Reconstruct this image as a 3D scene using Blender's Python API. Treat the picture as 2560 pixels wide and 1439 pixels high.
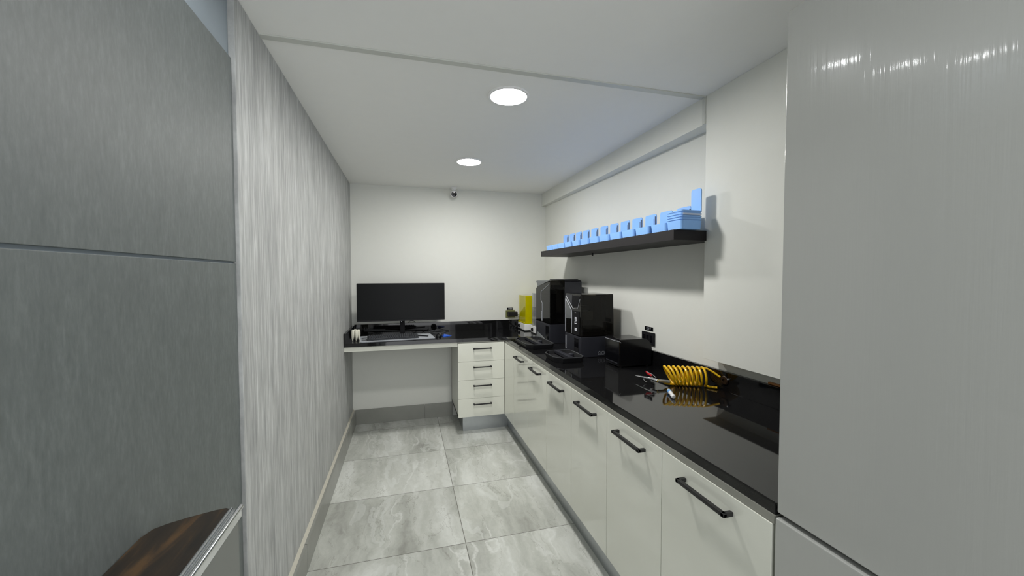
import bpy, bmesh, math, random
from mathutils import Vector, Matrix
for o in list(bpy.data.objects): bpy.data.objects.remove(o)
S = bpy.context.scene
COL = S.collection
PI = math.pi
rnd = random.Random(7)

# ------------------------------------------------------------------ camera, world, exposure
F_PX, YAW, PITCH, ROLL, EYE = 978.1, 0.2655, -0.03282, -0.00178, 1.4792
cd = bpy.data.cameras.new('camera'); cam = bpy.data.objects.new('camera', cd); COL.objects.link(cam)
_f = Vector((math.sin(YAW)*math.cos(PITCH), math.cos(YAW)*math.cos(PITCH), math.sin(PITCH)))
_r = Vector((math.cos(YAW), -math.sin(YAW), 0)); _u = _r.cross(_f)
_r, _u = math.cos(ROLL)*_r + math.sin(ROLL)*_u, -math.sin(ROLL)*_r + math.cos(ROLL)*_u
cam.matrix_world = Matrix(((_r.x, _u.x, -_f.x, 0), (_r.y, _u.y, -_f.y, 0), (_r.z, _u.z, -_f.z, EYE), (0, 0, 0, 1)))
cd.sensor_fit = 'HORIZONTAL'; cd.sensor_width = 36.0; cd.lens = F_PX*36/2560; cd.clip_start = 0.02
S.camera = cam
W = bpy.data.worlds.new('world'); S.world = W; W.use_nodes = True
W.node_tree.nodes['Background'].inputs[0].default_value = (.96, .98, 1, 1)
W.node_tree.nodes['Background'].inputs[1].default_value = 2.3  # added fill brightness, entering by the open entrance side
S.view_settings.view_transform = 'Standard'; S.view_settings.look = 'None'
S.view_settings.exposure = 0.0; S.view_settings.gamma = 1.0; S.view_settings.use_curve_mapping = False
LAMP = 218.0            # radiance of the two downlights in the work area
LAMP_ADDED = 150.0      # radiance of the unseen lamps added near the entrance

# ------------------------------------------------------------------ room dimensions (metres)
XL, YB, ZC = -0.514, 4.115, 2.372
XBEAM, ZBEAM, YPIER = 1.46, 2.236, 1.66
ZT, ZU = 0.90, 0.868
XF, XD, YD = 0.901, 0.894, 3.556
YEND = 0.765
def WX(y): return 1.50 + (YB - y)*0.02          # the right wall is slightly out of square
RZ = math.atan(0.02)

# ------------------------------------------------------------------ node helpers
def lin(c):
    return tuple((v/255/12.92 if v/255 <= .04045 else ((v/255+.055)/1.055)**2.4) for v in c) + (1,)
class NT:
    def __init__(s, name):
        s.m = bpy.data.materials.new(name); s.m.use_nodes = True; s.t = s.m.node_tree
        s.t.nodes.clear(); s.out = s.t.nodes.new('ShaderNodeOutputMaterial')
    def n(s, typ, props=None, **ins):
        k = s.t.nodes.new('ShaderNode'+typ)
        for a, b in (props or {}).items(): setattr(k, a, b)
        for a, b in ins.items():
            key = int(a[1:]) if a[0] == 'i' and a[1:].isdigit() else a.replace('_', ' ')
            s.put(k.inputs[key], b)
        return k
    def put(s, sock, v):
        if isinstance(v, bpy.types.Node): s.t.links.new(v.outputs[0], sock)
        elif isinstance(v, bpy.types.NodeSocket): s.t.links.new(v, sock)
        else: sock.default_value = v
    def math(s, op, a, b=0.0, c=None):
        k = s.n('Math', {'operation': op}, i0=a, i1=b)
        if c is not None: s.put(k.inputs[2], c)
        return k
    def ramp(s, fac, stops):
        k = s.n('ValToRGB', Fac=fac); e = k.color_ramp.elements
        while len(e) < len(stops): e.new(.5)
        for x, (p, c) in zip(e, stops): x.position = p; x.color = c
        return k
    def mix(s, fac, a, b, mode='MIX'):
        k = s.n('Mix', {'data_type': 'RGBA', 'blend_type': mode})
        s.put(k.inputs[0], fac); s.put(k.inputs[6], a); s.put(k.inputs[7], b)
        return k.outputs[2]
    def surf(s, sh): s.t.links.new(sh.outputs[0], s.out.inputs[0]); return s.m
    def obj(s): return s.n('TexCoord').outputs['Object']

def mat(name, rgb, rough=.5, metal=0., spec=.5, coat=0., var=.04, scale=18., bump=0., bscale=120.):
    t = NT(name); co = t.obj(); c = lin(rgb)
    nz = t.n('TexNoise', Vector=co, Scale=scale, Detail=3.0)
    dark = tuple(v*(1-var) for v in c[:3])+(1,); lite = tuple(min(1, v*(1+var)) for v in c[:3])+(1,)
    b = t.n('BsdfPrincipled', Base_Color=t.mix(nz.outputs[0], dark, lite), Roughness=rough, Metallic=metal)
    b.inputs['Specular IOR Level'].default_value = spec
    b.inputs['Coat Weight'].default_value = coat; b.inputs['Coat Roughness'].default_value = .03
    if bump:
        n2 = t.n('TexNoise', Vector=co, Scale=bscale, Detail=3.0)
        t.put(b.inputs['Normal'], t.n('Bump', Strength=bump, Distance=.002, Height=n2.outputs[0]))
    return t.surf(b)

def tinted(name, tint, gloss=.05, body=None, fac=.0, ior=1.45):
    t = NT(name)
    tr = t.n('BsdfTransparent', Color=tuple(tint)+(1,))
    if body: tr = t.n('MixShader', i0=fac, i1=tr, i2=t.n('BsdfDiffuse', Color=lin(body)))
    gl = t.n('BsdfGlossy', Color=(1, 1, 1, 1), Roughness=gloss)
    return t.surf(t.n('MixShader', i0=t.n('Fresnel', IOR=ior), i1=tr, i2=gl))

def emit(name, rgb, strength):
    t = NT(name); return t.surf(t.n('Emission', Color=tuple(rgb)+(1,), Strength=strength))

def mat_floor():
    t = NT('marble_tile'); co = t.obj(); sp = t.n('SeparateXYZ', Vector=co)
    tx = t.math('DIVIDE', t.math('SUBTRACT', sp.outputs[0], .306), 1.2)
    ty = t.math('DIVIDE', t.math('SUBTRACT', sp.outputs[1], 2.11), .6)
    cell = t.n('CombineXYZ', X=t.math('FLOOR', tx), Y=t.math('FLOOR', ty), Z=0.)
    wn = t.n('TexWhiteNoise', {'noise_dimensions': '3D'}, Vector=cell)
    off = t.n('VectorMath', {'operation': 'MULTIPLY_ADD'}, i0=wn.outputs['Color'], i1=(9., 9., 9.), i2=co)
    rot = t.n('Mapping', Vector=off.outputs[0], Rotation=(0, 0, math.radians(24)), Scale=(3.4, .75, 1))
    warp = t.n('TexNoise', Vector=off.outputs[0], Scale=3.0, Detail=5.0, Roughness=.6)
    wv = t.n('VectorMath', {'operation': 'MULTIPLY_ADD'}, i0=warp.outputs['Color'], i1=(.55, .55, .55), i2=rot.outputs[0])
    cloud = t.n('TexNoise', Vector=wv.outputs[0], Scale=1.3, Detail=7.0, Roughness=.62)
    base = t.ramp(cloud.outputs[0], [(.30, lin((150, 151, 144))), (.5, lin((190, 192, 185))), (.68, lin((218, 220, 215)))])
    vn = t.n('TexNoise', Vector=wv.outputs[0], Scale=.9, Detail=3.0, Roughness=.5)
    ridge = t.math('ABSOLUTE', t.math('SUBTRACT', vn.outputs[0], .5))
    vein = t.n('MapRange', Value=ridge, From_Min=.0, From_Max=.014, To_Min=1., To_Max=0.)
    gate = t.n('MapRange', Value=t.n('TexNoise', Vector=off.outputs[0], Scale=1.7, Detail=2.).outputs[0], From_Min=.47, From_Max=.60)
    c = t.mix(t.math('MULTIPLY', t.math('MULTIPLY', vein, gate), .6), base, lin((226, 228, 224)))
    ridge2 = t.math('ABSOLUTE', t.math('SUBTRACT', t.n('TexNoise', Vector=wv.outputs[0], Scale=1.9, Detail=5.).outputs[0], .52))
    v2 = t.n('MapRange', Value=ridge2, From_Min=0., From_Max=.006, To_Min=.35, To_Max=0.)
    c = t.mix(v2, c, lin((120, 116, 106)))
    # one pale shard per tile, bounded by two contour lines of the same noise
    shard = t.math('MULTIPLY', t.math('GREATER_THAN', vn.outputs[0], .575), t.math('LESS_THAN', vn.outputs[0], .60))
    c = t.mix(t.math('MULTIPLY', shard, .32), c, lin((218, 221, 217)))
    tone = t.n('MapRange', Value=wn.outputs['Value'], To_Min=.92, To_Max=1.06)
    c = t.mix(1.0, c, t.n('CombineXYZ', X=tone, Y=tone, Z=tone), 'MULTIPLY')
    gx = t.math('GREATER_THAN', t.math('ABSOLUTE', t.math('SUBTRACT', t.math('FRACT', tx), .5)), .5-.0017/1.2)
    gy = t.math('GREATER_THAN', t.math('ABSOLUTE', t.math('SUBTRACT', t.math('FRACT', ty), .5)), .5-.0017/.6)
    g = t.math('MAXIMUM', gx, gy)
    c = t.mix(g, c, lin((92, 90, 82)))
    b = t.n('BsdfPrincipled', Base_Color=c, Roughness=t.n('MapRange', Value=g, To_Min=.13, To_Max=.7))
    b.inputs['Specular IOR Level'].default_value = .5
    return t.surf(b)

def mat_wallpaper(name, lo, mid, hi, strength, rough, sc=1.0, spec=.5, zs=1.):
    t = NT(name); co = t.obj()
    m1 = t.n('Mapping', Vector=co, Scale=(8, 95*sc, 6*sc*zs)); m2 = t.n('Mapping', Vector=co, Scale=(4, 22*sc, 1.6*sc*zs))
    m3 = t.n('Mapping', Vector=co, Scale=(1, 2.2, .6))
    a = t.n('TexNoise', Vector=m1.outputs[0], Scale=1., Detail=5., Roughness=.65)
    b2 = t.n('TexNoise', Vector=m2.outputs[0], Scale=1., Detail=4., Roughness=.6)
    h = t.math('ADD', t.math('MULTIPLY', a.outputs[0], .62), t.math('MULTIPLY', b2.outputs[0], .38))
    c = t.ramp(h, [(.34, lin(lo)), (.5, lin(mid)), (.66, lin(hi))])
    hue = t.n('TexNoise', Vector=m3.outputs[0], Scale=2., Detail=3.)
    c = t.mix(t.math('MULTIPLY', hue.outputs[0], .30), c, t.mix(1., c, (1.0, .95, .93, 1), 'MULTIPLY'))
    p = t.n('BsdfPrincipled', Base_Color=c, Roughness=rough)
    p.inputs['Specular IOR Level'].default_value = spec
    t.put(p.inputs['Normal'], t.n('Bump', Strength=strength, Distance=.004, Height=h))
    return t.surf(p)

def mat_granite():
    t = NT('black_granite'); co = t.obj()
    n = t.n('TexNoise', Vector=co, Scale=420., Detail=2.)
    c = t.ramp(n.outputs[0], [(.5, lin((16, 16, 17))), (.66, lin((27, 27, 28))), (.75, lin((52, 52, 54)))])
    b = t.n('BsdfPrincipled', Base_Color=c, Roughness=.045)
    b.inputs['Specular IOR Level'].default_value = .5
    return t.surf(b)

def mat_tall():
    t = NT('gloss_grey_lacquer'); co = t.obj()
    m = t.n('Mapping', Vector=co, Scale=(10, 55, 1.2))
    n = t.n('TexNoise', Vector=m.outputs[0], Scale=1., Detail=4., Roughness=.6)
    b = t.n('BsdfPrincipled', Base_Color=lin((172, 173, 169)), Roughness=.22, Metallic=.0)
    b.inputs['Specular IOR Level'].default_value = .55
    b.inputs['Coat Weight'].default_value = .6; b.inputs['Coat Roughness'].default_value = .05
    bp = t.n('Bump', Strength=.2, Distance=.003, Height=n.outputs[0])
    t.put(b.inputs['Normal'], bp); t.put(b.inputs['Coat Normal'], bp)
    return t.surf(b)

def mat_wood():
    t = NT('dark_walnut'); co = t.obj()
    m = t.n('Mapping', Vector=co, Scale=(14, 2.2, 2)); n = t.n('TexNoise', Vector=m.outputs[0], Scale=1.6, Detail=6., Roughness=.6)
    n.inputs['Distortion'].default_value = 1.2
    c = t.ramp(n.outputs[0], [(.35, lin((24, 18, 13))), (.52, lin((44, 32, 20))), (.66, lin((84, 60, 32)))])
    return t.surf(t.n('BsdfPrincipled', Base_Color=c, Roughness=.35))

M = dict(
    wall=mat('white_wall_paint', (224, 225, 219), .62, var=.015, bump=.12, bscale=60),
    ceil=mat('ceiling_paint', (241, 241, 238), .85, spec=.2, var=.012, bump=.05, bscale=90),
    floor=mat_floor(),
    paper=mat_wallpaper('streaked_silver_wallpaper', (136, 138, 138), (171, 173, 172), (206, 208, 207), .5, .55),
    panel=mat_wallpaper('smoky_grey_panel', (88, 94, 93), (97, 103, 102), (108, 114, 113), .05, .5, 1.2, .5, 4.5),
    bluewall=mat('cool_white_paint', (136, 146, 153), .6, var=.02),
    tilebase=mat('grey_skirting_tile', (138, 139, 133), .25, var=.12, scale=7),
    caulk=mat('pale_caulk', (186, 183, 170), .8, var=.08, scale=60),
    granite=mat_granite(),
    gloss=mat('gloss_white_lacquer', (222, 223, 212), .10, spec=.55, coat=.5, var=.008),
    carcass=mat('white_melamine', (214, 215, 205), .35, var=.01),
    alu=mat('brushed_aluminium', (176, 180, 182), .32, .85, var=.05, scale=40),
    alugrey=mat('grey_metal_rail', (150, 150, 142), .4, .3, var=.04),
    trimgrey=mat('pale_aluminium_trim', (204, 206, 200), .45, .15, var=.03),
    black=mat('black_powder_coat', (22, 22, 23), .42, var=.1),
    blackgloss=mat('black_gloss_plastic', (12, 12, 15), .14, spec=.4, var=.1),
    blackmatte=mat('black_matte_plastic', (22, 22, 25), .55, spec=.3, var=.1),
    slate=mat('slate_grey_plastic', (38, 39, 46), .4, var=.06),
    slatelite=mat('light_slate_facet', (88, 91, 93), .30, var=.05),
    screen=mat('monitor_screen', (17, 18, 19), .3, spec=.12, var=.12, scale=4),
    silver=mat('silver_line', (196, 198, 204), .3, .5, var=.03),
    chrome=mat('chrome', (225, 227, 230), .10, 1.0, var=.02),
    white=mat('white_plastic', (236, 236, 236), .3, var=.01),
    printw=mat('white_print', (226, 228, 236), .6, var=.01),
    printg=mat('grey_print', (150, 152, 160), .6, var=.01),
    blue=mat('light_blue_plastic', (140, 190, 253), .38, var=.02),
    bluepale=mat('pale_blue_band', (196, 208, 232), .4, var=.02),
    slot=mat('grey_slot', (112, 128, 150), .6, var=.05),
    shelf=mat('dark_brown_laminate', (31, 29, 31), .5, spec=.3, var=.12, scale=30),
    yellow=mat('yellow_hose', (238, 190, 10), .32, coat=.3, var=.05),
    red=mat('red_trigger', (196, 30, 38), .35, var=.05),
    tooth=mat('ivory_ceramic', (222, 220, 204), .35, var=.02),
    mat_grey=mat('pale_desk_mat', (168, 172, 178), .55, var=.06, scale=25),
    bluecloth=mat('bright_blue_film', (24, 84, 190), .4, var=.15),
    rubber=mat('dark_keycap', (38, 41, 46), .6, var=.08),
    bronze=mat('dark_bronze', (50, 36, 24), .4, .5, var=.15),
    wood=mat_wood(), tall=mat_tall(),
    sidegrey=mat('grey_cabinet_side', (150, 152, 148), .45, var=.03),
    yellowcast=mat('socket_plate_yellow_cast', (112, 114, 70), .35, var=.12),  # yellow reflected light is put into the plate colour
    smoke=tinted('smoked_acrylic', (.15, .145, .135), .04, (26, 26, 26), .2, 1.25),
    smokelite=tinted('lighter_smoked_acrylic', (.33, .31, .27), .04, (34, 33, 30), .25, 1.3),
    blackflat=mat('flat_black_plastic', (16, 16, 19), .6, spec=.15, var=.1),
    amber=tinted('yellow_uv_acrylic', (.95, .90, .02), .05, (236, 226, 0), .55),
    clear=tinted('clear_acrylic', (.80, .83, .84), .06, (214, 216, 222), .30),
    lamp=emit('lamp_diffuser_light', (1.0, .985, .95), LAMP),
    lampadd=emit('added_lamp_light', (.97, .985, 1.0), LAMP_ADDED), spotadd=emit('added_spot_light', (.97, .985, 1.0), LAMP_ADDED*.6),  # emission of the lamps added out of view
)

# ------------------------------------------------------------------ mesh helpers
ORG = {}
def thing(name, label, cat, loc=(0, 0, 0), rz=0., group=None, kind=None):
    o = bpy.data.objects.new(name, None); COL.objects.link(o); o.empty_display_size = .05
    o.location = loc; o.rotation_euler = (0, 0, rz)
    o['label'] = label; o['category'] = cat
    if group: o['group'] = group
    if kind: o['kind'] = kind
    ORG[o] = Vector(loc)
    return o
def obj(name, bm, m, parent=None, world=True, label=None, smooth=True, ang=32):
    """One mesh object.  world=True: the shape was given in room coordinates and is moved to the parent's origin."""
    bmesh.ops.recalc_face_normals(bm, faces=bm.faces)
    org = ORG.get(parent, Vector()) if parent else Vector()
    if world and parent: bmesh.ops.translate(bm, verts=bm.verts, vec=-org)
    me = bpy.data.meshes.new(name); bm.to_mesh(me); bm.free()
    if smooth:
        me.polygons.foreach_set('use_smooth', [True]*len(me.polygons)); me.set_sharp_from_angle(angle=math.radians(ang))
    me.materials.append(M[m] if isinstance(m, str) else m)
    o = bpy.data.objects.new(name, me); COL.objects.link(o)
    if smooth: w = o.modifiers.new('normals', 'WEIGHTED_NORMAL'); w.keep_sharp = True; w.weight = 60
    if parent: o.parent = parent; ORG[o] = org
    if label: o['label'] = label
    return o
def tag(o, label, cat, group=None, kind=None):
    o['label'] = label; o['category'] = cat
    if group: o['group'] = group
    if kind: o['kind'] = kind
    return o
def bevel(bm, geom_edges, r, seg=2):
    if r > 0: bmesh.ops.bevel(bm, geom=geom_edges, offset=r, segments=seg, profile=.5, affect='EDGES', clamp_overlap=True)
def box(bm, x0, x1, y0, y1, z0, z1, r=0., seg=2):
    tmp = bmesh.new()
    v = [tmp.verts.new((x, y, z)) for x in (x0, x1) for y in (y0, y1) for z in (z0, z1)]
    for f in ((0, 1, 3, 2), (4, 6, 7, 5), (0, 4, 5, 1), (2, 3, 7, 6), (0, 2, 6, 4), (1, 5, 7, 3)): tmp.faces.new([v[i] for i in f])
    bevel(tmp, tmp.edges[:], r, seg); merge(bm, tmp); return bm
def merge(bm, tmp, mx=None):
    if mx is not None: bmesh.ops.transform(tmp, matrix=mx, verts=tmp.verts)
    me = bpy.data.meshes.new('t'); tmp.to_mesh(me); tmp.free(); bm.from_mesh(me); bpy.data.meshes.remove(me)
def B(*a, **k): return box(bmesh.new(), *a, **k)
def prism(bm, pts, axis, a, b, r=0., seg=2):
    """Polygon pts in the plane normal to axis ('x': (y,z), 'y': (x,z), 'z': (x,y)) extruded from a to b."""
    tmp = bmesh.new()
    def P(p, t): return {'x': (t, p[0], p[1]), 'y': (p[0], t, p[1]), 'z': (p[0], p[1], t)}[axis]
    A = [tmp.verts.new(P(p, a)) for p in pts]; C = [tmp.verts.new(P(p, b)) for p in pts]
    tmp.faces.new(A); tmp.faces.new(C[::-1]); n = len(pts)
    for i in range(n): tmp.faces.new((A[i], A[(i+1) % n], C[(i+1) % n], C[i]))
    bevel(tmp, tmp.edges[:], r, seg); merge(bm, tmp); return bm
def hull(bm, pts, r=0., seg=2):
    tmp = bmesh.new()
    for p in pts: tmp.verts.new(p)
    bmesh.ops.convex_hull(tmp, input=tmp.verts[:])
    bmesh.ops.dissolve_limit(tmp, angle_limit=.02, verts=tmp.verts[:], edges=tmp.edges[:])
    bevel(tmp, tmp.edges[:], r, seg); merge(bm, tmp); return bm
def tube(bm, pts, r, n=10, closed=False):
    pts = [Vector(p) for p in pts]; rr = r if isinstance(r, (list, tuple)) else [r]*len(pts)
    rings = []; up = None
    for i, p in enumerate(pts):
        if closed: d = pts[(i+1) % len(pts)] - pts[i-1]
        else: d = pts[min(i+1, len(pts)-1)] - pts[max(i-1, 0)]
        d.normalize()
        if up is None: up = d.orthogonal().normalized()
        up = (up - d*up.dot(d)).normalized(); w = d.cross(up)
        rings.append([bm.verts.new(p + rr[i]*(math.cos(2*PI*k/n)*up + math.sin(2*PI*k/n)*w)) for k in range(n)])
    m = len(rings)
    for i in range(m if closed else m-1):
        a, b = rings[i], rings[(i+1) % m]
        for k in range(n): bm.faces.new((a[k], a[(k+1) % n], b[(k+1) % n], b[k]))
    if not closed: bm.faces.new(rings[0][::-1]); bm.faces.new(rings[-1])
    return bm
def lathe(bm, prof, c=(0, 0, 0), axis='z', n=32):
    """Profile of (radius, height) revolved about the axis through c."""
    rings = []
    def P(r, h, a):
        x, y = r*math.cos(a), r*math.sin(a)
        q = {'z': (x, y, h), 'x': (h, x, y), 'y': (x, h, y)}[axis]
        return Vector(c) + Vector(q)
    for r, h in prof:
        rings.append([bm.verts.new(P(0, h, 0))] if r < 1e-6 else [bm.verts.new(P(r, h, 2*PI*k/n)) for k in range(n)])
    for a, b in zip(rings, rings[1:]):
        for k in range(n):
            k2 = (k+1) % n
            f = [a[0]] if len(a) == 1 else [a[k], a[k2]]
            f += [b[0]] if len(b) == 1 else [b[k2], b[k]]
            if len(f) > 2: bm.faces.new(f)
    if len(rings[0]) > 1: bm.faces.new(rings[0][::-1])
    if len(rings[-1]) > 1: bm.faces.new(rings[-1])
    return bm
def text_bm(body, size, extrude=.0004):
    cu = bpy.data.curves.new('t', 'FONT'); cu.body = body; cu.size = size; cu.extrude = extrude
    cu.align_x = 'CENTER'; cu.align_y = 'CENTER'
    o = bpy.data.objects.new('t', cu); COL.objects.link(o)
    dg = bpy.context.evaluated_depsgraph_get(); me = bpy.data.meshes.new_from_object(o.evaluated_get(dg))
    bm = bmesh.new(); bm.from_mesh(me)
    bpy.data.objects.remove(o); bpy.data.curves.remove(cu); bpy.data.meshes.remove(me)
    return bm
def place(bm, mx): bmesh.ops.transform(bm, matrix=mx, verts=bm.verts); return bm
def struct(name, bm, m, label, cat, **k):
    return tag(obj(name, bm, m, **k), label, cat, kind='structure')

# ------------------------------------------------------------------ setting
YN = -1.2                                                        # the entrance side, left open so the added bright world fills the room
struct('floor', B(-1.2, 2.2, YN-.1, YB+.1, -.1, 0), 'floor', 'glossy grey marble tile floor with white veins', 'floor', smooth=False)
struct('ceiling', B(-1.2, 2.2, YN-.1, YB+.1, ZC, ZC+.1), 'ceil', 'plain pale grey plaster ceiling', 'ceiling', smooth=False)
struct('wall_back', B(-1.2, 2.2, YB, YB+.1, 0, ZC), 'wall', 'white painted wall behind the monitor', 'wall', smooth=False)
struct('wall_left', B(XL-.1, XL, 1.45, YB, 0, ZC, r=.003), 'paper', 'silver grey wall with vertical streaked texture on the left', 'wall')
struct('wall_right', prism(bmesh.new(), [(WX(YN), YN), (WX(YB), YB), (2.0, YB), (2.0, YN)], 'z', 0, ZC), 'wall',
       'white painted wall behind the shelf and printers', 'wall', smooth=False)
struct('wall_pier', B(XBEAM, 1.70, YN, YPIER, 1.055, ZC, r=.002), 'wall', 'white wall pier projecting between shelf and tall grey cabinet', 'wall')
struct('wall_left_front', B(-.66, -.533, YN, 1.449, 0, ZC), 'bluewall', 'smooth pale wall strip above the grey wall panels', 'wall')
pn = thing('wall_panel_upper', 'large smoky grey wall panel above the joint, foreground left', 'wall panel', (-.53, .2, 1.524), kind='structure')
obj('panel', B(-.533, -.525, YN+.02, 1.449, 1.524, 2.166, r=.0015), 'panel', pn)
pn = thing('wall_panel_lower', 'large smoky grey wall panel below the joint, foreground left', 'wall panel', (-.53, .2, 0), kind='structure')
obj('panel', B(-.533, -.525, YN+.02, 1.449, 0, 1.517, r=.0015), 'panel', pn)
struct('trim_1', B(XL, XBEAM, 1.662, 1.694, ZC-.006, ZC, r=.001), 'trimgrey', 'thin aluminium strip running across the ceiling', 'trim')
struct('trim_2', B(XBEAM-.006, XBEAM, 1.664, 1.681, ZBEAM, ZC-.006, r=.001), 'trimgrey', 'short vertical aluminium strip at the near end of the beam', 'trim')
struct('beam_right', prism(bmesh.new(), [(XBEAM, 1.6605), (XBEAM, YB), (WX(YB), YB), (WX(1.66), 1.6605)], 'z', ZBEAM, ZC), 'wall',
       'white boxed beam along the top of the right wall', 'beam', smooth=False)
bb = bmesh.new(); box(bb, XL+.02, .176, YB-.014, YB, 0, .146, r=.001); box(bb, .179, .47, YB-.014, YB, 0, .146, r=.001)
struct('baseboard_back', bb, 'tilebase', 'grey tile skirting under the desk', 'skirting')
bl = thing('baseboard_left', 'grey tile skirting with pale caulk line along the streaked wall', 'skirting', (-.5, 2.8, 0), kind='structure')
bb = bmesh.new()
for a, b in ((1.45, 2.108), (2.111, 3.30), (3.303, YB)): box(bb, XL, -.487, a, b, 0, .142, r=.001)
obj('skirting_tile', bb, 'tilebase', bl)
obj('caulk_line', prism(bmesh.new(), [(XL, .142), (-.499, .142), (XL, .153)], 'y', 1.45, YB), 'caulk', bl)

# ------------------------------------------------------------------ ceiling lamps
def downlight(x, y, mname, label, group=None, r=.104):
    t = thing('downlight', label, 'ceiling lamp', (x, y, ZC), 0, group)
    obj('trim_ring', lathe(bmesh.new(), [(r, ZC), (r, ZC-.003), (r-.004, ZC-.007), (r-.013, ZC-.008), (r-.016, ZC-.004), (r-.016, ZC)], (x, y, 0), n=48), 'white', t)
    obj('diffuser', lathe(bmesh.new(), [(r-.017, ZC-.0012), (r-.017, ZC-.0045), (r-.03, ZC-.006), (0, ZC-.0065)], (x, y, 0), n=48), mname, t)
downlight(.505, 1.915, 'lamp', 'round flush ceiling lamp nearest the ceiling strip', 'ceiling lamps over the work area')
downlight(.490, 3.085, 'lamp', 'round flush ceiling lamp nearer the back wall', 'ceiling lamps over the work area')
downlight(.55, -.4, 'lampadd', 'added round flush ceiling lamp out of view near the room entrance')  # added out of view to brighten the room
for x, y in ((.03, 1.255), (-.25, 1.19), (-.47, 1.06)):  # unseen spots, added to make the streaks on the tall cabinet
    downlight(x, y, 'spotadd', 'added small round ceiling spot out of view before the grey wall panels', 'added small ceiling spots out of view near the entrance', r=.040)

# ------------------------------------------------------------------ security camera
t = thing('security_camera', 'small white security camera with black lens face under the ceiling', 'camera', (.483, 4.03, ZC))
obj('base', lathe(bmesh.new(), [(.034, ZC), (.034, ZC-.008), (.022, ZC-.014), (.016, ZC-.03), (.012, ZC-.034)], (.483, 4.03, 0)), 'white', t)
lens_mx = Matrix.Translation((.483, 4.015, 2.302)) @ Matrix.Rotation(math.radians(-3), 4, 'Z') @ Matrix.Rotation(math.radians(100), 4, 'X')
hb = place(lathe(bmesh.new(), [(0, -.045), (.022, -.042), (.034, -.028), (.037, -.008), (.036, .012), (.033, .02), (.029, .018), (0, .018)]), lens_mx)
obj('housing', hb, 'white', t)
lf = obj('lens_face', place(lathe(bmesh.new(), [(.0285, .0175), (.028, .021), (.012, .0225), (.010, .019), (0, .0185)]), lens_mx), 'blackgloss', t)
obj('lens', place(lathe(bmesh.new(), [(.009, .0186), (.006, .0215), (0, .0225)], n=20), lens_mx), 'slate', lf)

# ------------------------------------------------------------------ worktop
wt = thing('worktop', 'black polished granite L-shaped worktop with upstands', 'worktop', (.9, 2.5, ZU))
G = .002
obj('slab', prism(bmesh.new(), [(XL+G, YD), (XF, YD), (XF, YEND), (WX(YEND)-G, YEND), (WX(YB)-G, YB-G), (XL+G, YB-G)], 'z', ZU, ZT, r=.003), 'granite', wt)
obj('upstand', B(XL+.024, WX(YB)-.024, YB-.022, YB-G, ZT, .996, r=.0015), 'granite', wt)
obj('upstand', B(XL+G, XL+.022, YD, YB-G, ZT, .985, r=.0015), 'granite', wt)
obj('upstand', prism(bmesh.new(), [(WX(YEND)-.022, YEND), (WX(YEND)-G, YEND), (WX(YB)-G, YB-G), (WX(YB)-.022, YB-G)], 'z', ZT, .996, r=.0015), 'granite', wt)
obj('front_rail', B(.8975, .924, YEND, YD-.004, .8465, ZU), 'alugrey', wt, label='grey metal rail under the front edge')
obj('apron', B(XL+G, .452, YD+.012, YD+.03, .826, ZU), 'carcass', wt, label='white apron board under the desk edge')
obj('drawer_rail', B(.454, .8965, YD+.003, YD+.02, .857, ZU), 'alugrey', wt)
struct('trim_3', prism(bmesh.new(), [(WX(.77)-.012, .77), (WX(.77), .77), (WX(1.36), 1.36), (WX(1.36)-.012, 1.36)], 'z', .9975, 1.006),
       mat('orange_brown_strip', (176, 116, 58), .5, var=.2), 'thin orange brown strip on top of the upstand beside the tall cabinet', 'trim')
# hose inlet with the broken edge of the upstand
t = thing('hose_inlet', 'small dark bronze hose inlet in the black upstand behind the coil', 'pipe fitting', (WX(1.6)-.022, 1.585, .955), RZ)
obj('flange', lathe(bmesh.new(), [(.022, 0), (.022, -.004), (.018, -.007), (.010, -.007), (.010, -.002), (0, -.002)], axis='x', n=24), 'bronze', t, world=False)
obj('screw', lathe(bmesh.new(), [(.004, 0), (.004, -.0095), (0, -.011)], (0, -.026, .012), axis='x', n=10), 'silver', t, world=False)

# ------------------------------------------------------------------ base cabinets
def handle_bm(axis, a, b, z, face, out, s=.0065):
    """U-shaped square bar: runs along the axis from a to b, standing off the face by out (sign gives the side)."""
    bm = bmesh.new(); d = out
    lo, hi = sorted((face+d, face+d-math.copysign(2*s, d))); lo2, hi2 = sorted((face, face+d))
    if axis == 'y':
        box(bm, lo, hi, a, b, z-s, z+s, r=.0022); box(bm, lo2, hi2, a, a+2*s, z-s, z+s, r=.0015); box(bm, lo2, hi2, b-2*s, b, z-s, z+s, r=.0015)
    else:
        box(bm, a, b, lo, hi, z-s, z+s, r=.0022); box(bm, a, a+2*s, lo2, hi2, z-s, z+s, r=.0015); box(bm, b-2*s, b, lo2, hi2, z-s, z+s, r=.0015)
    return bm
SEAM = [.768, 1.212, 1.615, 2.02, 2.425, 2.83, 3.235]
WHERE = ['beside the tall grey cabinet', 'second from the tall grey cabinet', 'third from the tall grey cabinet',
         'fourth from the tall grey cabinet', 'fifth from the tall grey cabinet', 'nearest the corner drawers']
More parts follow.
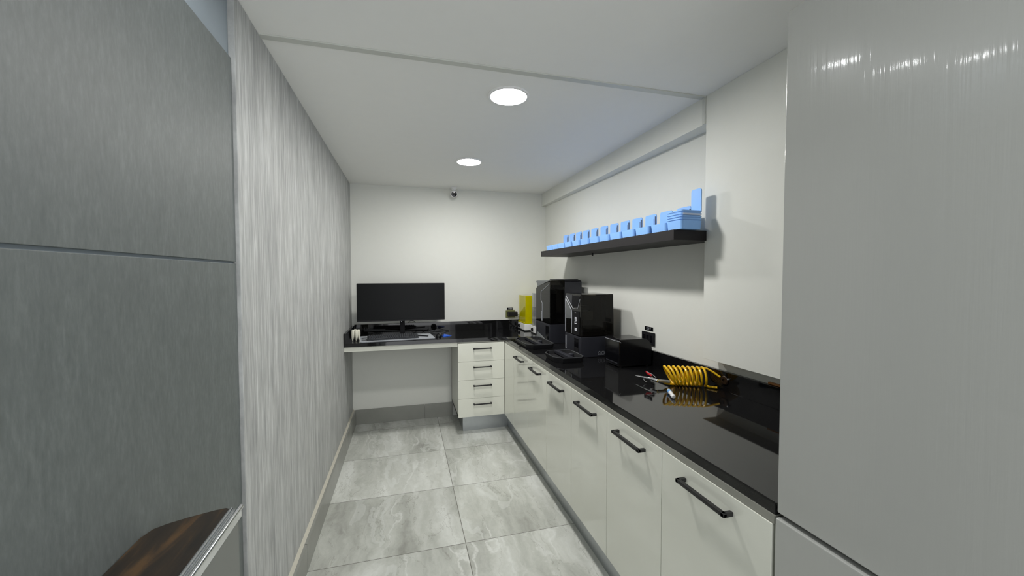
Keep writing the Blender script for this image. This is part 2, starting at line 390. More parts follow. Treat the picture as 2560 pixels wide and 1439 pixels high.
for i in range(6):
    a, b = SEAM[i]+.0015, SEAM[i+1]-.0015
    t = thing('base_cabinet', 'glossy white base cabinet with black bar handle, '+WHERE[i], 'cabinet', (1.2, (a+b)/2, .16), 0, 'white base cabinets under the black worktop')
    bm = bmesh.new()
    for q in ((.915, 1.47, a, a+.016, .165, .846), (.915, 1.47, b-.016, b, .165, .846), (.915, 1.47, a, b, .165, .181), (1.455, 1.47, a, b, .165, .846), (.915, 1.47, a, b, .83, .846)):
        box(bm, *q)
    obj('carcass', bm, 'carcass', t, smooth=False)
    d = obj('door', B(XD, .913, a, b, .163, .845, r=.0012), 'gloss', t)
    hc = .992 if i == 0 else (a+b)/2
    obj('handle', handle_bm('y', hc-.103, hc+.103, .797, XD, -.034), 'black', d, label='black bar handle')
tag(obj('filler_panel', B(XD, .913, 3.238, 3.574, .163, .845, r=.0012), 'gloss'), 'glossy white filler panel in the corner between drawers and first cabinet', 'panel')

t = thing('drawer_cabinet', 'white four-drawer cabinet under the corner of the desk', 'cabinet', (.674, 3.8, .168))
bm = bmesh.new()
for q in ((.456, .472, 3.578, 4.09, .168, .855), (.874, .89, 3.578, 4.09, .168, .855), (.456, .89, 3.578, 4.09, .168, .184), (.456, .89, 4.075, 4.09, .168, .855), (.456, .89, 3.578, 4.09, .84, .855)):
    box(bm, *q)
obj('carcass', bm, 'carcass', t, smooth=False)
zh = (.855-.168)/4
for k in range(4):
    z0 = .168+k*zh
    d = obj('drawer', B(.455, .891, YD, 3.577, z0+.001, z0+zh-.001, r=.001), 'gloss', t)
    obj('handle', handle_bm('x', .594, .766, z0+zh*.70, YD, -.030, .0055), 'black', d, label='black bar handle')
t = thing('toe_kick', 'brushed metal toe kick along the foot of the white cabinets', 'plinth', (.95, 2.2, 0))
obj('drawer_plinth', B(.511, .972, 3.667, 3.682, 0, .163, r=.001), 'alu', t)
obj('long_plinth', B(.952, .966, YEND+.005, 3.664, 0, .160, r=.001), 'alu', t)
obj('return_plinth', B(.511, .524, 3.684, 4.08, 0, .163, r=.001), 'alu', t)

# ------------------------------------------------------------------ tall grey cabinet, foreground right
t = thing('tall_cabinet', 'tall glossy grey cabinet filling the right foreground', 'cabinet', (1.2, .3, 0))
obj('carcass', B(.922, 1.45, -.10, .760, .002, 2.112, r=.002), 'sidegrey', t)
obj('door', B(.899, .921, -.10, .760, .880, 2.114, r=.004), 'tall', t)
obj('door', B(.893, .921, -.10, .760, .10, .868, r=.004), 'tall', t)

# ------------------------------------------------------------------ side counter, foreground left
t = thing('side_counter', 'dark walnut topped side counter with chrome edge against the grey wall panel', 'counter', (-.45, .5, 0))
pts = [(-.524, -.6), (-.392, -.6), (-.392, 1.012), (-.400, 1.018), (-.420, 1.013), (-.465, .998), (-.496, .986), (-.516, .972), (-.524, .945)]
obj('wooden_top', prism(bmesh.new(), pts, 'z', .925, .95, r=.002), 'wood', t)
bm = bmesh.new(); tube(bm, [(-.389, -.6, .9475), (-.389, 1.012, .9475)], .0042, 10); tube(bm, [(-.372, -.6, .9475), (-.372, 1.018, .9475)], .0058, 12)
box(bm, -.39, -.370, -.6, 1.016, .926, .9445)
obj('edge_profile', bm, 'chrome', t, label='chrome edge profile')
obj('front_panel', B(-.389, -.374, -.6, 1.010, 0, .9255, r=.001), mat('dim_grey_laminate', (112, 114, 110), .45, var=.03), t)

# ------------------------------------------------------------------ wall shelf
YS0, YS1 = 1.645, 3.483
t = thing('wall_shelf', 'dark brown floating shelf holding the blue boxes', 'shelf', (WX(2.57), 2.57, 1.65), RZ)
L0, L1 = YS0-2.57, YS1-2.57
NX, NY = -.092, 1.664-2.57                                         # notch where the shelf end meets the wall pier
obj('board', prism(bmesh.new(), [(-.284, L0), (NX, L0), (NX, NY), (-.001, NY), (-.001, L1), (-.284, L1)], 'z', .0, .05, r=.001), 'shelf', t, world=False)
obj('edge_band', box(bmesh.new(), -.2865, -.2842, L0, L1, .0, .05, r=.0005), 'shelf', t, world=False)
obj('bracket_peg', box(bmesh.new(), -.13, -.12, .20, .21, -.022, .0, r=.001), 'black', t, world=False)

def onshelf(y, off, z=1.7): return Vector((WX(y)-off, y, z))
BW, BD, BH = .126, .172, .042
def tray_bm(w, d, h, th=.0025, fl=.004):
    """Open box with rounded vertical corners, flaring slightly to the rim; front face at x=0, going back to x=d."""
    bm = bmesh.new()
    def ring(x0, x1, y0, y1, z, r):
        out = []
        for cx, cy, a0 in ((x1-r, y1-r, 0), (x0+r, y1-r, 90), (x0+r, y0+r, 180), (x1-r, y0+r, 270)):
            for k in range(5):
                a = math.radians(a0+k*22.5); out.append(bm.verts.new((cx+r*math.cos(a), cy+r*math.sin(a), z)))
        return out
    def r4(s, z): return ring(s, d-s, -w/2+s, w/2-s, z, .012)
    rs = [r4(fl, 0), r4(fl*.3, h*.75), r4(0, h-.006), r4(0, h), r4(th, h), r4(th+fl, th)]
    for a, b in zip(rs, rs[1:]):
        n = len(a)
        for k in range(n): bm.faces.new((a[k], a[(k+1) % n], b[(k+1) % n], b[k]))
    bm.faces.new(rs[0][::-1]); bm.faces.new(rs[-1])
    return bm
def lid_bm(w, h, th=.006):
    """Upright lid with two rounded top corners and a slot near one side; lies in the y-z plane."""
    bm = bmesh.new(); r = .012; pts = [(-w/2, 0), (w/2, 0)]
    for k in range(6): a = math.radians(k*18); pts.append((w/2-r+r*math.cos(a), h-r+r*math.sin(a)))
    for k in range(6): a = math.radians(90+k*18); pts.append((-w/2+r+r*math.cos(a), h-r+r*math.sin(a)))
    prism(bm, pts, 'x', 0, th)
    return bm
def shelf_box(loc, label, group, first=None):
    t = thing('storage_box', label, 'box', loc, RZ, group)
    if first:
        for ch in list(first.children):
            c = ch.copy(); COL.objects.link(c); c.parent = t
            for g in ch.children: d = g.copy(); COL.objects.link(d); d.parent = c
        return t
    obj('tray', tray_bm(BW, BD, BH), 'blue', t, world=False)
    lb = lid_bm(.104, .128); place(lb, Matrix.Translation((BD-.001, .012, .012)))
    l = obj('lid', lb, 'blue', t, world=False)
    s = bmesh.new(); box(s, BD-.003, BD-.0008, -.024, -.019, .056, .112, r=.001); obj('slot', s, 'slot', l, world=False, label='grey slot')
    s = bmesh.new(); box(s, BD-.010, BD-.001, -.0418, -.0402, .046, .124, r=.0005); obj('rib', s, 'slot', l, world=False, label='darker rib along the lid edge')
    return t
CEN = [3.308, 3.172, 3.043, 2.908, 2.767, 2.622, 2.481, 2.343, 2.2045, 2.064, 1.9235, 1.779]
ORD = ['at the far end of the shelf', 'second from the far end', 'third from the far end', 'fourth from the far end', 'fifth from the far end', 'sixth from the far end',
       'seventh from the far end', 'sixth before the box stack', 'fourth before the box stack', 'third before the box stack', 'second before the box stack', 'right beside the box stack']
ORD[7], = ['fifth before the box stack']
first = None
for c, w in zip(CEN, ORD):
    b = shelf_box(onshelf(c, .275, 1.701), 'open light blue storage box with raised lid, '+w, 'open blue boxes in a row on the shelf', first)
    first = first or b
# the stack at the near end: nested boxes, one on the other
SY = 1.660; z = 1.701
STK = [('bottom light blue box of the stack at the near shelf end', .0415), ('second light blue box in the near stack', .0108), ('third light blue box in the near stack, below the pale band', .0108),
       ('light blue box with a pale band around its near side in the stack', .0118), ('top light blue box of the near stack with upright lid', .0135)]
for k, (lab, h) in enumerate(STK):
    t = thing('storage_box', lab, 'box', onshelf(SY, .272, z), RZ, 'stacked blue boxes at the near end of the shelf')
    obj('tray', tray_bm(.112+.001*k, .122, h+.0005 if k < 4 else h, fl=.003 if k == 0 else .0042), 'blue', t, world=False)
    if k == 3: obj('band', box(bmesh.new(), .006, .112, -.0590, -.0572, .002, .0105), 'bluepale', t, world=False, label='pale lilac band')
    if k == 4:
        lb = lid_bm(.066, .112); place(lb, Matrix.Translation((.112, -.022, .012))); obj('lid', lb, 'blue', t, world=False)
    z += h + .0006

# ------------------------------------------------------------------ monitor, desk things
t = thing('monitor', 'wide black computer monitor switched off on the desk', 'monitor', (-.036, 3.86, ZT))
obj('housing', B(-.438, .366, 3.85, 3.875, 1.047, 1.405, r=.005), 'blackmatte', t)
obj('screen', B(-.434, .362, 3.8478, 3.8499, 1.062, 1.401, r=.0005), 'screen', t)
obj('chin', B(-.436, .364, 3.8470, 3.8499, 1.048, 1.0605, r=.0006), 'blackmatte', t)
obj('logo', B(-.052, -.020, 3.8462, 3.8469, 1.0525, 1.0565), 'slatelite', t)
obj('rear_cover', hull(bmesh.new(), [(x, y, z) for x, z in ((-.16, 1.1), (.09, 1.1), (-.16, 1.33), (.09, 1.33)) for y in (3.875,)] + [(x, 3.91, z) for x in (-.11, .04) for z in (1.14, 1.29)], r=.004), 'blackmatte', t)
st = obj('stand', hull(bmesh.new(), [(x, y, z) for x in (-.055, -.012) for y in (3.88, 3.905) for z in (.915, 1.2)], r=.006), 'blackflat', t)
obj('button', B(-.045, -.038, 3.8785, 3.8805, 1.036, 1.042, r=.001), 'silver', st)
for x, y in ((.20, 3.752), (-.21, 3.84)):
    bm = bmesh.new(); p0 = Vector((-.034, 3.90, 0)); p1 = Vector((x, y, 0)); d = (p1-p0).normalized(); n = Vector((-d.y, d.x, 0))*.011
    hull(bm, [(*(p+s*n*w)[:2], zz) for p, w, zs in ((p0, 1.3, (ZT+.0037, ZT+.020)), (p1, .8, (ZT+.0037, ZT+.011))) for s in (-1, 1) for zz in zs], r=.002)
    obj('foot', bm, 'blackmatte', t)
# desk mat
mt = thing('desk_mat', 'pale grey desk mat under the keyboard', 'mat', (-.075, 3.775, ZT), math.radians(6))
bm = bmesh.new(); pts = []
for cx, cy, a0 in ((.30, .17, 0), (-.31, .17, 90), (-.31, -.14, 180), (.30, -.14, 270)):
    for k in range(5): a = math.radians(a0+k*22.5); pts.append((cx+.02*math.cos(a), cy+.02*math.sin(a)))
prism(bm, pts, 'z', .0004, .0034); obj('mat_sheet', bm, 'mat_grey', mt, world=False)
bm = bmesh.new()
for y in (-.07, .0, .07): box(bm, -.315, -.265, y-.022, y+.022, .0034, .0040)
obj('printed_label', bm, 'slatelite', mt, world=False, label='faint grey printed labels')
for a, b_ in ((-.30, -.093), (-.31, .045)): obj('printed_mark', box(bmesh.new(), a, a+.009, b_, b_+.009, .0034, .0046), 'black', mt, world=False)
# keyboard
kb = thing('keyboard', 'black full-size keyboard on the pale desk mat', 'keyboard', (-.115, 3.717, ZT+.0036), math.radians(5))
def kz(y): return .010 + (y+.065)*.16
bm = bmesh.new(); hull(bm, [(x, y, z) for x in (-.222, .222) for y, z in ((-.060, .0003), (-.060, .010), (.058, .0003), (.058, .030))], r=.002)
obj('case', bm, 'rubber', kb, world=False)
kbm = bmesh.new()
for r in range(6):
    y = -.048+r*.0184; x = -.212; k = 0
    while x < .205:
        w = .108 if (r == 0 and k == 3) else (.026 if k in (0, 12) and r in (1, 2, 3) else .0178)
        if x+w > .214: break
        hull(kbm, [(x+a, y+b, kz(y)+c) for a, b, c in ((.001, -.0080, 0), (w-.001, -.0080, 0), (.001, .0080, 0), (w-.001, .0080, 0), (.003, -.006, .008), (w-.003, -.006, .008), (.003, .007, .008), (w-.003, .007, .008))])
        x += w+.0012; k += 1
obj('keys', kbm, 'rubber', kb, world=False)
# mouse
ms = thing('computer_mouse', 'black computer mouse right of the pale desk mat', 'mouse', (.300, 3.735, ZT+.0008), math.radians(-12))
bm = bmesh.new()
bmesh.ops.create_uvsphere(bm, u_segments=24, v_segments=12, radius=1)
for v in bm.verts: v.co = Vector((v.co.x*.031*(1-.12*v.co.y), v.co.y*.056, max(0, v.co.z)*.036*(1+.15*(-v.co.y))))
bmesh.ops.remove_doubles(bm, verts=bm.verts, dist=1e-5)
obj('shell', bm, 'blackgloss', ms, world=False)
obj('wheel', lathe(bmesh.new(), [(0, -.004), (.009, -.004), (.009, .004), (0, .004)], (0, .030, .0265), 'x', 16), 'rubber', ms, world=False)
bm = bmesh.new(); tube(bm, [(0, .054, .006), (.005, .09, .004), (-.03, .13, .004), (-.09, .15, .004), (-.13, .21, .004)], .002, 8); obj('cable', bm, 'black', ms, world=False)
# blue film
bf = bmesh.new(); hull(bf, [(.335, 3.70, ZT+.0008), (.425, 3.755, ZT+.0008), (.40, 3.80, ZT+.0008), (.335, 3.79, ZT+.0008), (.345, 3.715, ZT+.010), (.40, 3.76, ZT+.009), (.352, 3.785, ZT+.016)], r=.002)
tag(obj('plastic_sachet', bf, 'bluecloth'), 'small bright blue plastic sachet beside the mouse', 'sachet')
# cables on the desk and the wall
t = thing('cable', 'loose black cable curling on the desk behind the mouse', 'cable', (.15, 3.95, ZT))
bm = bmesh.new(); pts = []
for k in range(41):
    u = k/40; pts.append((.06+.36*u+.03*math.sin(9*u), 4.02+.035*math.sin(7*u+1), ZT+.004+.012*max(0, math.sin(11*u))))
obj('cord', tube(bm, pts, .0028, 8), 'black', t)
bm = bmesh.new(); tube(bm, [(.055+.034*math.cos(a), 4.02, 1.005+.022*math.sin(a)) for a in [math.radians(12*k) for k in range(16)]], .0022, 8)
tag(obj('cable', bm, 'black'), 'short black cable arching up behind the monitor stand', 'cable')
# tooth-shaped holder
t = thing('tooth_holder', 'ivory tooth-shaped holder standing on its roots in the desk corner', 'ornament', (-.432, 3.705, ZT))
bm = bmesh.new()
roots = [(-.0255, -.014), (.0075, -.020), (.026, .006), (-.008, .022)]
NR = 48
def tr(z, a):
    """Outline radius of the body: four lobes that deepen towards the roots."""
    u = z/.098; r = 0
    for x, y in roots: r = max(r, 1)
    return u
prof = [(0, .0028, 1.), (.012, .006, 1.), (.03, .0105, .98), (.055, .0150, .9), (.075, .0170, .80), (.09, .0160, .72), (.097, .0120, .66)]
for x, y in roots:
    tube(bm, [(x*s, y*s, ZT*0+z+.0005) for z, r, s in prof], [r for z, r, s in prof], 16)
place(bm, Matrix.Identity(4))
obj('roots', bm, 'tooth', t, world=False)
obj('crown', lathe(bmesh.new(), [(.006, .045), (.018, .058), (.027, .075), (.028, .088), (.022, .094), (.016, .094), (.012, .07), (0, .068)], n=24), 'tooth', t, world=False)

# ------------------------------------------------------------------ sockets and their voltage plates
t = thing('wall_socket', 'socket plate with yellow reflection in its colour on the back wall with a black adapter plugged in', 'socket', (1.098, YB, 1.06))
obj('plate', B(1.045, 1.150, YB-.009, YB-.0003, 1.018, 1.100, r=.003), 'yellowcast', t)
t = thing('power_adapter', 'black power adapter plugged into the back wall socket', 'adapter', (1.12, YB-.03, 1.05))
obj('body', B(1.062, 1.168, YB-.058, YB-.0095, 1.034, 1.083, r=.005), 'blackmatte', t)
bm = bmesh.new(); tube(bm, [(1.165, 4.075, 1.055), (1.185, 4.07, 1.05), (1.192, 4.088, 1.02), (1.185, 4.089, .97), (1.16, 4.086, .925), (1.13, 4.08, .905)], .0022, 8); obj('cord', bm, 'black', t)
t = thing('voltage_plate', 'small black voltage plate above the back wall socket', 'sign', (1.095, YB, 1.113))
obj('plate', B(1.060, 1.131, YB-.0035, YB-.0003, 1.102, 1.126, r=.0005), 'blackgloss', t)
obj('lettering', place(text_bm('110 V', .020), Matrix.Translation((1.096, YB-.0040, 1.1135)) @ Matrix.Rotation(PI/2, 4, 'X')), 'printw', t)
t = thing('wall_socket', 'black socket plate on the right wall behind the low black machine', 'socket', (WX(2.23), 2.23, 1.065), RZ)
obj('plate', box(bmesh.new(), -.011, -.0005, -.066, .066, -.040, .040, r=.003), 'blackmatte', t, world=False)
bm = bmesh.new()
for y in (-.035, .0, .035): box(bm, -.0125, -.0108, y-.012, y+.012, -.022, .022, r=.001)
obj('module', bm, 'blackgloss', t, world=False)
t = thing('voltage_plate', 'small black voltage plate above the right wall socket', 'sign', (WX(2.23), 2.23, 1.1275), RZ)
obj('plate', box(bmesh.new(), -.0035, -.0003, -.043, .043, -.0125, .0125, r=.0005), 'blackgloss', t, world=False)
mx = Matrix.Translation((-.0040, 0, 0)) @ Matrix(((0, 0, -1, 0), (-1, 0, 0, 0), (0, 1, 0, 0), (0, 0, 0, 1)))
obj('lettering', place(text_bm('220 V', .020), mx), 'printg', t, world=False)

# ------------------------------------------------------------------ curing stations
def station(name, label, x0, x1, y0, y1, zb, zc, cover, knob_y, reel=False):
    t = thing(name, label, 'curing station', ((x0+x1)/2, (y0+y1)/2, ZT))
    obj('foot_plate', B(x0+.004, x1-.004, y0+.004, y1-.004, ZT+.0004, ZT+.008, r=.001), 'black', t)
    obj('base', B(x0, x1, y0, y1, ZT+.0082, zb, r=.006, seg=3), 'white', t)
    k = obj('knob', lathe(bmesh.new(), [(0, x0-.016), (.013, x0-.016), (.0155, x0-.013), (.0165, x0)], (0, knob_y, ZT+.040), 'x', 28), 'blackgloss', t)
    obj('rim', B(x0+.001, x1-.001, y0+.001, y1-.001, zb+.0003, zb+.010, r=.002), cover, t)
    c = bmesh.new(); i = .012; w = .003
    X0, X1, Y0, Y1, Z0 = x0+i, x1-i, y0+i, y1-i, zb+.0105
    for q in ((X0, X0+w, Y0, Y1, Z0, zc), (X1-w, X1, Y0, Y1, Z0, zc), (X0+w, X1-w, Y0, Y0+w, Z0, zc), (X0+w, X1-w, Y1-w, Y1, Z0, zc), (X0, X1, Y0, Y1, zc, zc+w)): box(c, *q)
    obj('cover', c, cover, t, smooth=False)
    obj('turntable', lathe(bmesh.new(), [(.055, zb+.0108), (.055, zb+.018), (.05, zb+.02), (0, zb+.02)], ((x0+x1)/2, (y0+y1)/2, 0), n=32), 'white', t)
    return t
station('curing_station', 'white curing station with yellow cover near the back corner', 1.178, 1.365, 3.838, 4.086, .976, 1.262, 'amber', 4.018)
t = station('curing_station', 'white curing station with clear cover behind the tall printer', 1.214, 1.39, 3.578, 3.752, .978, 1.298, 'clear', 3.683)
for k in range(9): obj('scale_mark', box(bmesh.new(), 1.2245, 1.2255, 3.598, 3.612 if k % 3 else 3.62, 1.02+.03*k, 1.0215+.03*k), 'slatelite', t)

# ------------------------------------------------------------------ tall 3D printer
x0, x1, y0, y1 = 1.168, 1.462, 3.084, 3.446
t = thing('resin_printer', 'taller dark resin printer with angled black hood, farther back', 'printer', (1.31, 3.26, ZT))
obj('base', hull(bmesh.new(), [(x, y, z) for x, z in ((x0+.012, ZT+.0005), (x1, ZT+.0005), (x0, ZT+.012), (x0, 1.062), (x1, 1.062)) for y in (y0, y1)], r=.003), 'slate', t)
obj('screen', B(x0-.0025, x0-.0002, 3.098, 3.182, .931, 1.046, r=.001), 'blackgloss', t)
obj('chamfer_plate', hull(bmesh.new(), [(x0-.0005, 3.40, .963), (x0-.0005, 3.35, .955), (x0-.0005, 3.10, .908), (x0-.0005, 3.40, .905), (x0-.018, 3.40, .905), (x0-.010, 3.14, .905)]), 'slatelite', t)
obj('tower', B(1.303, x1, y0+.001, y1, 1.063, 1.425, r=.006), 'slate', t)
obj('column', B(1.262, 1.3025, 3.22, 3.31, 1.063, 1.39), 'blackmatte', t)
obj('build_plate', hull(bmesh.new(), [(x, y, z) for x in (1.19, 1.26) for y in (3.16, 3.37) for z in (1.315, 1.345)] + [(1.24, 3.265, 1.37)], r=.002), 'alu', t)
hz = 1.434
obj('hood', hull(bmesh.new(), [(x0, y0, 1.064), (x0, y1, 1.064), (1.302, y0, 1.064), (1.302, y1, 1.064), (x0, y0, hz-.012), (x0+.012, y0, hz), (x0, y1-.05, 1.385), (x0, y1, 1.355), (x0+.05, y1-.01, hz), (1.302, y0, hz+.002), (1.302, y1, hz+.002)], r=.0025), 'smoke', t)
obj('top_cap', hull(bmesh.new(), [(x, y, z) for y in (y0, y1) for x, z in ((1.3025, 1.426), (1.3025, 1.440), (1.42, 1.444), (1.462, 1.426))], r=.002), 'blackmatte', t)
obj('front_facet', hull(bmesh.new(), [(x0-.001, 3.441, 1.424), (x0-.001, 3.10, 1.431), (x0-.001, 3.394, 1.378), (x0+.012, 3.42, 1.433), (x0+.012, 3.10, 1.435), (x0+.006, 3.394, 1.378)]), 'slatelite', t, label='lighter grey triangular facet')
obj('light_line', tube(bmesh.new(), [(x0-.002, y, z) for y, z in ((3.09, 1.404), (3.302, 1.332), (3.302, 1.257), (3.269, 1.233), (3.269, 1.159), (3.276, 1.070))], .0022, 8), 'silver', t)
bm = bmesh.new()
for k in range(9): box(bm, x0-.003, x0-.0004, 3.266, 3.288, 1.077+.0095*k, 1.077+.0095*k+(.0062 if k % 3 else .0075))
obj('lettering', bm, 'printg', t, label='small grey vertical lettering')

# ------------------------------------------------------------------ shorter 3D printer
x0, x1, y0, y1 = 1.176, 1.428, 2.496, 2.775
t = thing('resin_printer', 'shorter dark resin printer with smoked cover and icons on its side', 'printer', (1.30, 2.63, ZT))
obj('base', hull(bmesh.new(), [(x, y, z) for x, z in ((x0, ZT+.0005), (x1-.008, ZT+.0005), (x0, 1.044), (x1+.008, 1.044)) for y in (y0, y1)], r=.004), 'slate', t)
c = bmesh.new(); hull(c, [(x, y, z) for x, z in ((x0, 1.0455), (x1+.006, 1.0455), (x0, 1.343), (x1, 1.343)) for y in (y0, y1)], r=.006)
obj('cover', c, 'smokelite', t)
obj('tower', B(1.295, 1.372, 2.56, 2.72, 1.0455, 1.325, r=.004), 'blackmatte', t)
obj('arm', B(1.215, 1.294, 2.60, 2.68, 1.225, 1.255, r=.002), 'slate', t)
obj('build_plate', B(1.20, 1.285, 2.53, 2.75, 1.16, 1.222, r=.003), 'slatelite', t)
obj('resin_tank', B(1.195, 1.365, 2.515, 2.755, 1.0455, 1.078, r=.002), 'bronze', t)
fx = x0-.001
obj('front_facet', prism(bmesh.new(), [(2.769, 1.318), (2.755, 1.333), (2.652, 1.225), (2.652, 1.160), (2.769, 1.152)], 'x', fx-.001, fx+.0005), 'slatelite', t, label='lighter grey slanted facet')
obj('front_facet', prism(bmesh.new(), [(2.755, 1.336), (2.640, 1.336), (2.650, 1.262), (2.690, 1.268)], 'x', fx-.001, fx+.0005), 'slate', t)
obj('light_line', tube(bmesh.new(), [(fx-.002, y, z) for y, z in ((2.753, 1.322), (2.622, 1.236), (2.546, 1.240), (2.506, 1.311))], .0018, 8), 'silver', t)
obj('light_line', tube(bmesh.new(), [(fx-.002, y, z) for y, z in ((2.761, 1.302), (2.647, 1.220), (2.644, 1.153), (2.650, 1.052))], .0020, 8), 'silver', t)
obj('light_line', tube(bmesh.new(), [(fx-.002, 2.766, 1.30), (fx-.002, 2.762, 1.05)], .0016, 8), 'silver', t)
obj('display', prism(bmesh.new(), [(2.638, 1.328), (2.505, 1.330), (2.550, 1.250), (2.618, 1.247), (2.645, 1.268)], 'x', fx-.0016, fx+.0004), 'blackflat', t)
obj('control_strip', B(fx-.0014, fx+.0004, 2.515, 2.640, 1.052, 1.222), 'blackflat', t)
bm = bmesh.new(); X = fx-.0022
for q in ((2.592, 2.560, 1.173, 1.177), (2.592, 2.586, 1.158, 1.173), (2.580, 2.574, 1.160, 1.171), (2.566, 2.560, 1.158, 1.173), (2.592, 2.560, 1.152, 1.156), (2.595, 2.558, 1.143, 1.147), (2.597, 2.556, 1.131, 1.1355),
          (2.592, 2.572, 1.208, 1.211)):
    box(bm, X, X+.001, min(q[:2]), max(q[:2]), q[2], q[3])
for a in range(3): box(bm, X, X+.001, 2.560, 2.594, 1.080+.0075*a, 1.0855+.0075*a)
obj('lettering', bm, 'printw', t, label='white vertical lettering')
bm = bmesh.new()
for q in ((2.762, 2.766, .93, 1.024), (2.744, 2.748, .93, 1.024), (2.744, 2.766, .9265, .930), (2.744, 2.766, .9555, .959), (2.744, 2.766, 1.021, 1.0245)): box(bm, x0-.0016, x0-.0002, *q)
obj('light_bracket', bm, 'silver', t)
obj('port_recess', B(x0-.0016, x0-.0002, 2.535, 2.604, .929, 1.026), 'blackgloss', t)
obj('port_plate', B(x0-.003, x0-.0016, 2.530, 2.606, .929, .962, r=.0005), 'blackmatte', t)
obj('port_lip', B(x0-.006, x0-.0002, 2.528, 2.606, .924, .928), 'slatelite', t)
bm = bmesh.new()
def icon(cx, kind):
    yy = y0-.0012; w, z0_, z1_ = .0095, .915, .936; r = .00085
    if kind == 0: pl = [(cx-w, z0_), (cx+w, z0_), (cx+w, z1_-.006), (cx+.003, z1_+.004), (cx-.003, z1_+.004), (cx-w, z1_-.006)]
    elif kind == 1: pl = [(cx-w, z0_), (cx+w*.8, z0_), (cx+w, z1_), (cx-w, z1_)]
    else: pl = [(cx-w*.7, z0_), (cx+w*.7, z0_), (cx+w*.7, z1_-.006), (cx, z1_+.006), (cx-w*.7, z1_-.006)]
    for a, b in zip(pl, pl[1:]+pl[:1]): tube(bm, [(a[0], yy, a[1]), (b[0], yy, b[1])], r, 6)
    tube(bm, [(cx-.004, yy, (z0_+z1_)/2-.002), (cx+.004, yy, (z0_+z1_)/2-.002)], r, 6)
    if kind == 1: tube(bm, [(cx-.006, yy, z1_+.003), (cx+.007, yy, z1_+.003)], r, 6); tube(bm, [(cx+w+.005, yy, z0_), (cx+w+.005, yy, z1_+.002)], r, 6)
icon(1.320, 0); icon(1.347, 1); icon(1.378, 2)
obj('icon_print', bm, 'printg', t, label='grey outline icons of bottles')

# ------------------------------------------------------------------ resin vats in front of the printers
def vat(label, xa, xb, ya, yb, zt, bar):
    t = thing('resin_vat', label, 'tray', ((xa+xb)/2, (ya+yb)/2, ZT), 0, None)
    c = .06
    def octo(s): return [(xa+s, ya+c), (xa+c*.8, ya+s), (xb-c*.5, ya+s), (xb-s, ya+c*.5), (xb-s, yb-c*.5), (xb-c*.5, yb-s), (xa+c*.8, yb-s), (xa+s, yb-c)]
    bm = bmesh.new(); rings = []
    for s, z in ((.012, ZT+.0005), (0, zt-.004), (0.001, zt), (.006, zt), (.014, zt-.022)):
        rings.append([bm.verts.new((x, y, z)) for x, y in octo(s)])
    for a, b in zip(rings, rings[1:]):
        for k in range(8): bm.faces.new((a[k], a[(k+1) % 8], b[(k+1) % 8], b[k]))
    bm.faces.new(rings[0][::-1]); bm.faces.new(rings[-1])
    v = obj('tray', bm, 'blackmatte', t, smooth=False)
    obj('rim_line', tube(bmesh.new(), [(x, y, zt+.0006) for x, y in octo(.002)], .0012, 6, closed=True), 'slatelite', v)
    obj('cross_bar', hull(bmesh.new(), [(x, y, z) for x in (bar-.016, bar+.016) for y in (ya+.012, yb-.012) for z in (zt-.016, zt+.006)], r=.003), 'slate', t)
    obj('hub', lathe(bmesh.new(), [(.020, zt-.021), (.020, zt-.004), (.014, zt), (0, zt)], (bar+.06, (ya+yb)/2, 0), n=24), 'slate', t)
vat('black eight-sided resin vat before the taller printer', .904, 1.135, 2.87, 3.27, .938, 1.015)
vat('black eight-sided resin vat before the shorter printer', .940, 1.150, 2.36, 2.64, .936, 1.045)

# ------------------------------------------------------------------ low black machine
t = thing('wash_machine', 'low glossy black machine with rounded back edge beside the shorter printer', 'machine', (1.39, 2.23, ZT))
pts = [(1.272, .908), (1.502, .908), (1.505, 1.01)]
for k in range(8): a = math.radians(5+k*11); pts.append((1.444+.060*math.cos(a), 1.018+.060*math.sin(a)))
pts += [(1.29, 1.078), (1.278, 1.075), (1.272, 1.066)]
obj('body', prism(bmesh.new(), pts, 'y', 2.152, 2.33, r=.004), 'blackgloss', t)
obj('chrome_line', tube(bmesh.new(), [(1.2715, 2.325, 1.0655), (1.2715, 2.160, 1.0655), (1.276, 2.1515, 1.0655), (1.285, 2.1512, 1.058)], .0014, 8), 'silver', t)
obj('slot', B(1.2705, 1.2722, 2.17, 2.31, .925, .931), 'slate', t)
for x in (1.29, 1.48):
    for y in (2.17, 2.31): obj('foot', lathe(bmesh.new(), [(.009, ZT+.0003), (.009, .909)], (x, y, 0), n=14), 'blackmatte', t)

# ------------------------------------------------------------------ coiled air hose with blow gun
t = thing('air_blow_gun', 'yellow coiled air hose with silver blow gun on the black worktop', 'air hose', (1.38, 1.70, ZT))
A, Bc = Vector((1.322, 1.748, .9535)), Vector((1.486, 1.674, .9535)); ax = (Bc-A).normalized(); hx = Vector((-ax.y, ax.x, 0))
pts = []; T = 9.0
NP = 9*28
for k in range(NP+1):
    u = k/NP; a = 2*PI*T*u - PI/2
    lean = .028*(1-u)**2
    c = A.lerp(Bc, u**1.12) + ax*(-lean*math.sin(a))
    pts.append(c + .0465*(math.cos(a)*hx + math.sin(a)*Vector((0, 0, 1))))
lead = [Vector((1.262, 1.752, .928)), Vector((1.285, 1.742, .925)), Vector((1.305, 1.738, .915))]
tail = [Vector((1.492, 1.655, .907)), Vector((1.503, 1.638, .907)), Vector((1.514, 1.618, .909))]
obj('coil', tube(bmesh.new(), lead+pts+tail, .0058, 10), 'yellow', t)
bm = bmesh.new(); top = Bc+Vector((0, 0, .040))
tube(bm, [Vector((1.470, 1.684, .999)), Vector((1.490, 1.664, .997)), Vector((1.506, 1.640, .985)), Vector((1.520, 1.606, .966))], .005, 10)
obj('tail_hose', bm, 'yellow', t)
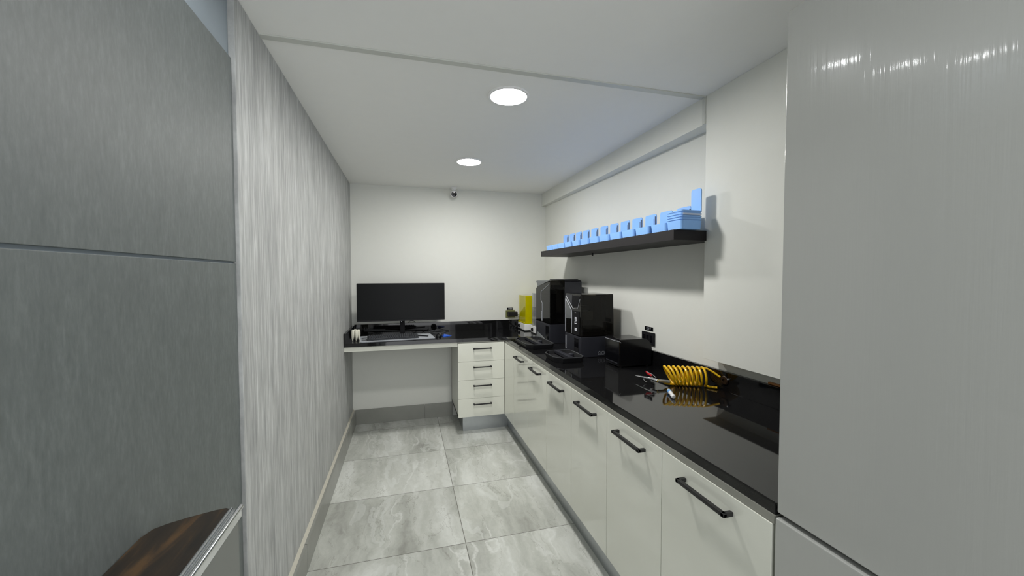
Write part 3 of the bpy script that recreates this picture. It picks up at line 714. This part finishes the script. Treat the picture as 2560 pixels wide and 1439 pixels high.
bm = bmesh.new(); g0, g1 = Vector((1.262, 1.752, .928)), Vector((1.318, 1.727, .925)); gx = (g1-g0).normalized(); p = gx.orthogonal().normalized(); q = gx.cross(p)
tube(bm, [g0.lerp(g1, k/120) + .0082*(math.cos(k*.9)*p+math.sin(k*.9)*q) for k in range(121)], .0012, 6)
obj('spring_guard', bm, 'alu', t)
n0, n1, n2 = Vector((1.221, 1.893, .924)), Vector((1.244, 1.800, .932)), Vector((1.262, 1.752, .929))
obj('nozzle', tube(bmesh.new(), [n0, n0.lerp(n1, .25), n0.lerp(n1, .6), n1], [.0014, .0030, .0036, .0052], 12), 'chrome', t)
obj('body', tube(bmesh.new(), [n1, n1.lerp(n2, .15), n1.lerp(n2, .55), n1.lerp(n2, .6), n2], [.0060, .0075, .0075, .0088, .0070], 14), 'chrome', t)
m_ = n1.lerp(n2, .35)
obj('valve', lathe(bmesh.new(), [(.0068, -.013), (.0068, .002), (.004, .006), (.0035, .012)], (m_.x, m_.y, m_.z), n=14), 'chrome', t)
obj('hook', tube(bmesh.new(), [(1.236, 1.830, .928), (1.232, 1.832, .918), (1.235, 1.822, .909), (1.242, 1.815, .9065)], .0014, 8), 'chrome', t)
obj('trigger', hull(bmesh.new(), [m_+Vector(v) for v in ((-.014, .040, .034), (-.004, .046, .032), (.006, .004, .017), (-.006, .002, .016), (-.010, .036, .019), (.0, .010, .010))], r=.0015), 'red', t, label='red trigger')
obj('lever', tube(bmesh.new(), [m_+Vector((-.006, .036, .030)), m_+Vector((.006, .004, .022)), m_+Vector((.012, -.020, .010))], .0022, 8), 'chrome', t)
obj('fitting', tube(bmesh.new(), [n2, n2.lerp(g1, .12), n2.lerp(g1, .16)], [.0085, .0085, .0065], 6), mat('brass_fitting', (206, 186, 92), .25, .9), t, label='brass fitting')
# small tube on the worktop
t = thing('adhesive_tube', 'tiny white and blue tube with needle tip lying before the yellow coil', 'tube', (1.222, 1.59, ZT))
a, b = Vector((1.245, 1.640, .9105)), Vector((1.200, 1.545, .9105))
obj('body', tube(bmesh.new(), [a, a.lerp(b, .04), a.lerp(b, .42), a.lerp(b, .52), a.lerp(b, .60), a.lerp(b, .68), a.lerp(b, .96), b], [.006, .0098, .0098, .0075, .0070, .0096, .0092, .006], 16), 'white', t)
obj('label_band', tube(bmesh.new(), [a.lerp(b, .10), a.lerp(b, .34)], .01, 16), mat('sky_blue_label', (96, 160, 226), .4), t)
obj('needle', tube(bmesh.new(), [a, a+(a-b).normalized()*.040+Vector((0, 0, .004))], [.0016, .0007], 8), 'chrome', t)
